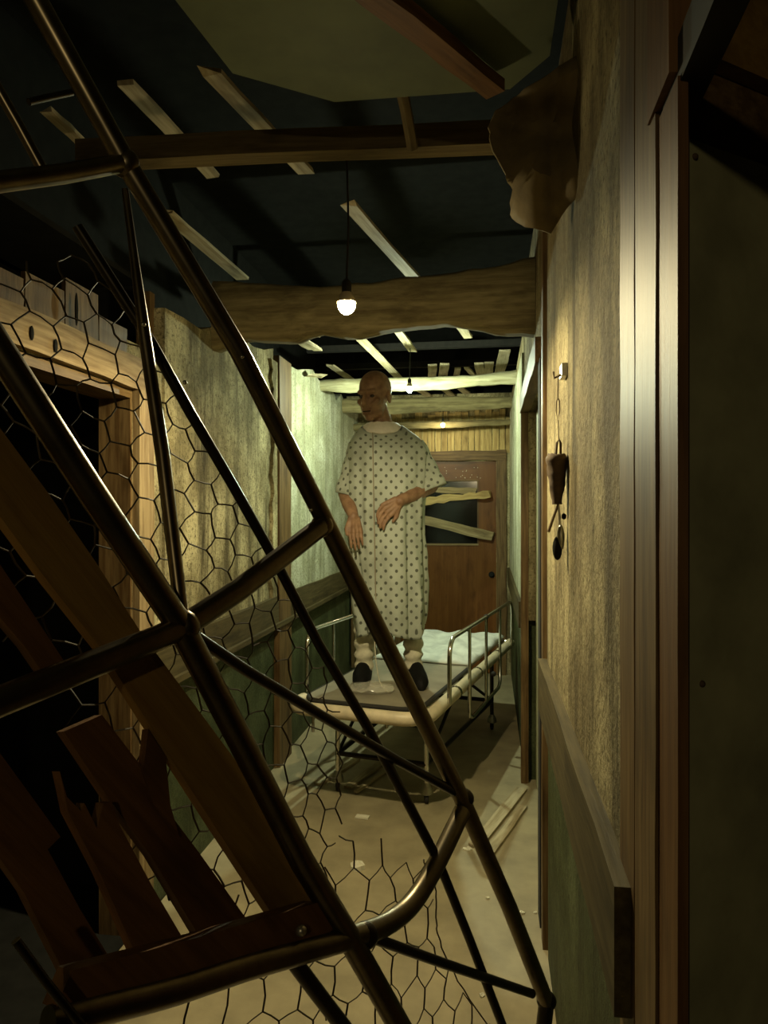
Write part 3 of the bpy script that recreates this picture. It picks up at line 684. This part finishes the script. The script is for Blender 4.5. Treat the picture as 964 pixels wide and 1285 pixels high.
# ------------------------------------------------------------------ foreground: upended bed frame
def inv(px, py): return 1.194 - .0012 * px + .000316 * py
def FP(px, py, off=0): return P(px, py, 1 / inv(px, py) + off)
fr = thing('upended_bed_frame', W(.2, 1.3, 0), 'upended tubular steel bed frame leaning across the corridor', 'bed frame')
def ftube(name, pts, r, mat='tube', off=0, seg=14, n=0, parent=fr):
    w3 = [FP(p[0], p[1], (p[2] if len(p) > 2 else 0) + off) for p in pts]
    if n: w3 = smooth_path(w3, n)
    return MB().tube(w3, r, seg).build(name, mat, parent, True)
r1 = ftube('side_rail', [(-10, -100), (45, 0), (157, 203), (300, 440), (410, 658), (500, 840), (580, 1003), (640, 1140), (688, 1262)], .0142)
r2 = ftube('side_rail', [(-150, 203), (0, 440), (110, 610), (228, 788), (310, 945), (380, 1082), (440, 1180), (520, 1320), (580, 1425)], .0162)
ftube('cross_bar', [(-160, 947), (0, 880), (100, 840), (200, 800), (232, 785)], .0150)
ftube('cross_bar', [(232, 785), (300, 740), (360, 694), (404, 660)], .0150)
ftube('cross_bar', [(-180, 255), (0, 228), (80, 218), (158, 204)], .0115)
ftube('end_bend', [(60, 1285), (130, 1265), (220, 1242), (310, 1213), (400, 1188), (455, 1172), (490, 1157), (520, 1130), (550, 1080), (580, 1018)], .0150, n=4)
ftube('rod', [(157, 238, .02), (168, 320, .02), (182, 425, .02), (204, 570, .02), (228, 772, .0)], [.0045, .0055, .008, .009, .0085])
ftube('rod', [(97, 284, .05), (140, 352, .05), (190, 430, .04), (240, 520, .04), (290, 605, .04), (350, 712, .03), (400, 808, .03), (460, 910, .03), (500, 985, .02), (549, 1078, .005)], [.007, .0075, .0075, .0075, .0075, .0075, .0075, .008, .008, .008], 'tube_dark')
ftube('brace', [(236, 792, .01), (310, 842, .01), (400, 896, .01), (500, 955, .01), (582, 1000, .0)], .0075, 'tube_dark')
ftube('brace', [(465, 1176), (560, 1210), (668, 1247)], .0075, 'tube_dark')
ftube('brace', [(552, 1085, .01), (590, 1180, .01), (632, 1290, .01), (670, 1390, .01)], .0075, 'tube_dark')
ftube('brace', [(368, 1205, .03), (400, 1248, .03), (440, 1300, .03), (500, 1390, .03)], .0105, 'tube_dark')
ftube('brace', [(-12, 95, .02), (25, 160, .02), (53, 212, .02)], .0065)
ftube('rod', [(36, 128, .2), (62, 122, .2), (90, 116, .2)], .005, 'tube_dark')
p = FP(686, 1258); q = W(.235, 1.33, 0)
MB().tube([p, p * .5 + q * .5, Vector((q.x, q.y, .0))], .014, 12).build('leg', 'tube_dark', fr, True)
ftube('leg', [(20, 1180, -.02), (60, 1235, -.02), (105, 1290, -.02)], .004, 'tube_dark')
p = FP(580, 1425); MB().tube([p, Vector((p.x - .02, p.y + .02, 0))], .014, 12).build('leg', 'tube_dark', fr, True)
for (px, py, r_) in ((157, 205, .019), (404, 660, .018), (230, 787, .021), (582, 1002, .018), (458, 1174, .019), (686, 1256, .018)):
    MB().ball(FP(px, py), (r_, r_ * .8, r_)).build('weld_joint', 'tube_dark' if px > 450 else 'tube', fr, True)
for (px, py) in ((304, 448), (232, 480), (390, 640), (180, 407)):
    MB().ball(FP(px, py, -.013), .003).build('rivet', 'chrome', fr, True)

# broken pallet planks fixed across the frame ----------------------------------------
nF = (FP(100, 700) - FP(300, 700)).cross(FP(200, 600) - FP(200, 900)).normalized()
if nF.dot(Vector((0, 0, CH)) - FP(200, 700)) < 0: nF = -nF
pal = thing('broken_pallet', FP(200, 1200, .05), 'broken wooden pallet slats behind the steel bed frame', 'pallet')
def splank(poly, mat, off, th=.016, name='slat', parent=pal):
    """outline of a plank lying parallel to the frame's plane, its grain running down the plank"""
    pts = [FP(x, y, off) for x, y in poly]; mb = MB(); e = -nF * th; so = R.random() * 9
    d = (FP(385, 1150) - FP(170, 885)).normalized(); sd = d.cross(nF)
    gr = lambda p: (p.dot(d) + so, p.dot(sd) + so, p.dot(nF))
    a = [mb.vert(p, gr(p)) for p in pts]; c = [mb.vert(p + e, gr(p + e)) for p in pts]; n = len(pts)
    mb.f.append(tuple(a)); mb.f.append(tuple(reversed(c)))
    for k in range(n):
        k2 = (k + 1) % n; mb.f.append((a[k2], a[k], c[k], c[k2]))
    return fix_normals(mb.build(name, mat, parent))
splank([(-110, 380), (0, 537), (60, 618), (120, 705), (178, 795), (300, 960), (420, 1140), (350, 1160), (265, 1030), (170, 882), (125, 812), (60, 730), (0, 648), (-110, 492)], 'plank', .03)
splank([(-40, 655), (0, 708), (40, 768), (84, 835), (70, 868), (30, 810), (0, 775), (-40, 740)], 'plank_red', .035)
splank([(80, 918), (128, 897), (180, 965), (205, 1010), (250, 1070), (318, 1165), (256, 1185), (190, 1075), (135, 1000)], 'plank_red', .04)
splank([(186, 915), (208, 950), (214, 1010), (225, 1050), (196, 1010), (180, 968)], 'plank_red', .035, .012)
splank([(75, 968), (84, 1000), (102, 1018), (106, 1008), (122, 1040), (130, 1008), (140, 1006), (150, 1035), (190, 1110), (240, 1195), (176, 1210), (125, 1095), (86, 1020)], 'plank_red', .03)
splank([(-40, 900), (0, 945), (40, 1000), (76, 1050), (60, 1066), (100, 1140), (150, 1222), (90, 1240), (30, 1120), (-40, 1020)], 'plank_red', .045)
cb = splank([(90, 1218), (250, 1176), (398, 1133), (418, 1166), (404, 1182), (250, 1220), (70, 1266)], 'plank_red', -.005, .025, 'cross_board')
MB().ball(FP(378, 1168, -.012), .007).build('bolt', 'steel', cb, True)

# chicken wire -----------------------------------------------------------------------
def inside(x, y, poly):
    c = False; j = len(poly) - 1
    for i in range(len(poly)):
        (xa, ya_), (xb, yb_) = poly[i], poly[j]
        if (ya_ > y) != (yb_ > y) and x < (xb - xa) * (y - ya_) / (yb_ - ya_) + xa: c = not c
        j = i
    return c
def project(p):
    q = p - Vector((0, 0, CH)); xc, zc = q.x * CT + q.y * ST, -q.x * ST + q.y * CT
    return 482 + F * xc / zc, 642.5 - F * q.z / zc
def netting(origin, poly, off, cell, ang, label, edge=None, rad=.0011):
    O = FP(*origin, off); n = nF; u = (FP(origin[0] + 50, origin[1], off) - O); u = (u - n * u.dot(n)).normalized(); v = n.cross(u)
    u, v = u * math.cos(ang) + v * math.sin(ang), v * math.cos(ang) - u * math.sin(ang)
    s = cell / math.sqrt(3); mb = MB(); seen = {}
    def node(i, j, k):
        key = (i, j, k)
        if key not in seen:
            x = cell * (i + .5 * (j % 2)); y = 1.5 * s * j + (0 if k == 0 else s)
            x += R.uniform(-.1, .1) * cell; y += R.uniform(-.1, .1) * cell
            seen[key] = O + u * x + v * y + n * (.012 * math.sin(x * 9) * math.cos(y * 7) + R.uniform(-.002, .002))
        return seen[key]
    K = 24
    edges = []
    for j in range(-K, K):
        for i in range(-K, K):
            ups = ((i, j + 1), (i - 1, j + 1)) if j % 2 == 0 else ((i, j + 1), (i + 1, j + 1))
            for ka, kb in [((i, j, 0), (i, j, 1))] + [((i, j, 1), (x, y, 0)) for x, y in ups]:
                if inside(*project((node(*ka) + node(*kb)) / 2), poly): edges.append((ka, kb))
    root = {}
    def find(k):
        while root.setdefault(k, k) != k: k = root[k]
        return k
    for ka, kb in edges: root[find(ka)] = find(kb)
    size = {}
    for ka, kb in edges: size[find(ka)] = size.get(find(ka), 0) + 1
    main = max(size, key=size.get)
    for ka, kb in edges:
        if find(ka) != main: continue
        p, q = node(*ka), node(*kb); mid = (p + q) / 2 + Vector((R.uniform(-1, 1), R.uniform(-1, 1), R.uniform(-1, 1))) * .0022
        mb.tube([p, mid, q], rad * (1.25 if ka[2] == 0 else 1), 4, False)
    o = tag(mb.build('chicken_wire', 'wire'), label, 'wire mesh')
    if edge:
        e3 = smooth_path([FP(*e, off) for e in edge], 6)
        MB().tube([p + Vector((R.uniform(-1, 1), 0, R.uniform(-1, 1))) * .002 for p in e3], rad * 1.2, 5).build('edge_wire', 'wire', o)
    return o
netting((200, 700), [(-30, 330), (110, 320), (190, 440), (290, 612), (350, 722), (400, 812), (440, 960), (410, 1120), (230, 1180), (120, 1000), (-30, 700)], .075, .047, .35, 'chicken wire sheet behind the frame, before the left wall')
netting((400, 1200), [(120, 1150), (290, 1130), (430, 1080), (428, 1045), (530, 1080), (545, 1110), (552, 1180), (575, 1230), (618, 1300), (640, 1420), (150, 1420), (200, 1230)], .10, .062, .12, 'chicken wire sheet bulging below the pallet, over the lit floor', [(531, 1078), (545, 1112), (548, 1150), (552, 1182), (575, 1230), (618, 1296)])
# frayed strands
mb = MB()
for base in ((372, 1200), (392, 1225), (405, 1245)):
    for k in range(3):
        pts = [FP(base[0] + i * 7 + R.uniform(-5, 5), base[1] + i * 13 + R.uniform(-5, 5), .09) for i in range(7)]
        mb.tube(smooth_path(pts, 3), .0011, 4)
tag(mb.build('loose_wire', 'wire'), 'frayed wire strands tangled along the dark lower brace', 'wire')

# ------------------------------------------------------------------ hanging implements on the right wall
XW = XR - .004
def rw(px, py, off=.0): return onX(px, py, XR - off)
hk = thing('wall_hook', rw(711, 470, .02), 'small metal hook with a wire loop on the right wall', 'hook')
MB().box((XR - .014, rw(711, 470).y - .03, rw(711, 474).z), (XR, rw(711, 470).y + .03, rw(711, 458).z)).build('plate', 'steel', hk)
MB().tube([Vector((XR - .012, rw(711, 470).y, rw(711, 470).z)), Vector((XR - .03, rw(711, 470).y, rw(711, 474).z)), Vector((XR - .032, rw(711, 470).y, rw(711, 466).z))], .003, 6).build('prong', 'brown_rust', hk, True)
Yh = rw(712, 560).y
def hp(px, py, dx=0): q = onY(px, py, Yh); q.x += dx; return q
xh = XR - .022
def HV(z, dx=0, dy=0): return Vector((xh + dx, Yh + dy, z))
def zz(py): return hp(712, py).z
loop = [HV(zz(472)), HV(zz(500), -.001), HV(zz(503), -.004), HV(zz(515), -.005), HV(zz(527), -.001), HV(zz(515), .004), HV(zz(503), .003), HV(zz(500), 0)]
MB().tube(loop, .0014, 6).build('wire_loop', 'brown_rust', hk, True)
MB().tube([HV(zz(527)), HV(zz(553), .002)], .0012, 6).build('string', 'brown_rust', hk, True)
bq = thing('hanging_bundle', HV(zz(632)), 'dark dried bundle with stick and spoon hanging below the wall hook', 'bundle')
MB().tube([HV(zz(575), -.006), HV(zz(555), -.003), HV(zz(551), .002), HV(zz(556), .006), HV(zz(575), .006)], .003, 6).build('handle', 'brown_rust', bq, True)
rows = []
for i in range(15):
    t = i / 14; r_ = (.030 - .019 * t + R.uniform(-.0015, .0015)) * (.75 if i == 0 else 1); z = zz(570) + (zz(633) - zz(570)) * t
    rows.append([HV(z + (R.uniform(-.003, .005) if i == 0 else 0), -.003 + r_ * math.cos(q) * (1 + .1 * math.sin(5 * q + i)), r_ * 1.3 * math.sin(q)) for q in [2 * math.pi * k / 14 for k in range(14)]])
rows = [[Vector((min(p.x, XR - .001), p.y, p.z)) for p in r_] for r_ in rows]
MB().rings(rows).build('cone', 'brown_rust', bq, True)
MB().tube([HV(zz(633), .0), HV(zz(650), -.012), HV(zz(668), -.024)], [.003, .0035, .004], 6).build('stick', 'trim', bq, True)
MB().tube([HV(zz(631), .0), HV(zz(645), .003), HV(zz(660), .004)], .003, 6).build('tie', 'steel', bq, True)
MB().ball(HV(zz(675), .006), (.010, .014, .034)).build('spoon_bowl', 'steel', bq, True)
MB().ball(HV(zz(688), -.002), (.012, .014, .030)).build('pouch', 'black', bq, True)
MB().ball(HV(zz(648), .014), (.006, .008, .008)).build('knob', 'black', bq, True)

# ------------------------------------------------------------------ things on the floor
def flat_slat(a, b, wd, mat, label, z=.013, grp=None):  # thin flat board laid as a pale strip on the floor
    o = MB().board(onZ(*a, z), onZ(*b, z), wd, .014, (0, 0, 1), 5, .002, .005).build('floor_strip', mat); tag(o, label, 'lath', grp)
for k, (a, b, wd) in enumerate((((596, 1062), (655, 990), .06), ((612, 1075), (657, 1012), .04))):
    flat_slat(a, b, wd, 'lath', ('wide', 'narrow')[k] + ' pale strip lying on the floor between bed and right wall', .0085, 'pale strips beside the right wall')
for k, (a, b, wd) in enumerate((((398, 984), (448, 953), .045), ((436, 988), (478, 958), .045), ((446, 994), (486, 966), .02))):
    flat_slat(a, b, wd, 'lath', ('pale strip under the bed nearest the left wall', 'middle one of three pale strips lying under the bed', 'thin pale strip beside two strips under the bed')[k], .0085, 'pale strips under the bed')
def scrap(px, py, s, name, label, h=.01, z0=.0):
    c = onZ(px, py, z0); mb = MB(); k = 9
    top = [c + Vector((s * math.cos(q) * R.uniform(.6, 1.1), s * math.sin(q) * R.uniform(.6, 1.1), h * R.uniform(.5, 1.4))) for q in [2 * math.pi * i / k for i in range(k)]]
    bot = [Vector((p.x, p.y, z0 + .0005)) for p in top]
    mb.rings([bot, top, [c + (p - c) * .4 + Vector((0, 0, h * R.uniform(.3, 1))) for p in top]])
    return tag(fix_normals(mb.build(name, 'paper')), label, 'paper')
scrap(447, 1090, .035, 'paper_scrap', 'crumpled white paper scrap on the floor before the bed', .02)
MB_s = MB().board(onZ(447, 1024, .006), onZ(463, 1026, .006), .035, .008, (0, 0, 1), 2, .001).build('paper_tag', 'paper'); tag(MB_s, 'small white card lying on the floor under the bed', 'card')
for (px, py, s) in ((587, 1066, .022), (655, 1146, .012), (612, 1128, .008), (640, 1140, .007), (605, 1250, .010), (672, 1146, .008)):
    o = scrap(px, py, s, 'floor_crumb', 'large pale plaster crumb on the floor by the pale strips' if s > .02 else 'small pale plaster crumb on the bare floor near the right wall', .006); o['group'] = 'plaster crumbs on the floor'; o['category'] = 'plaster crumb'
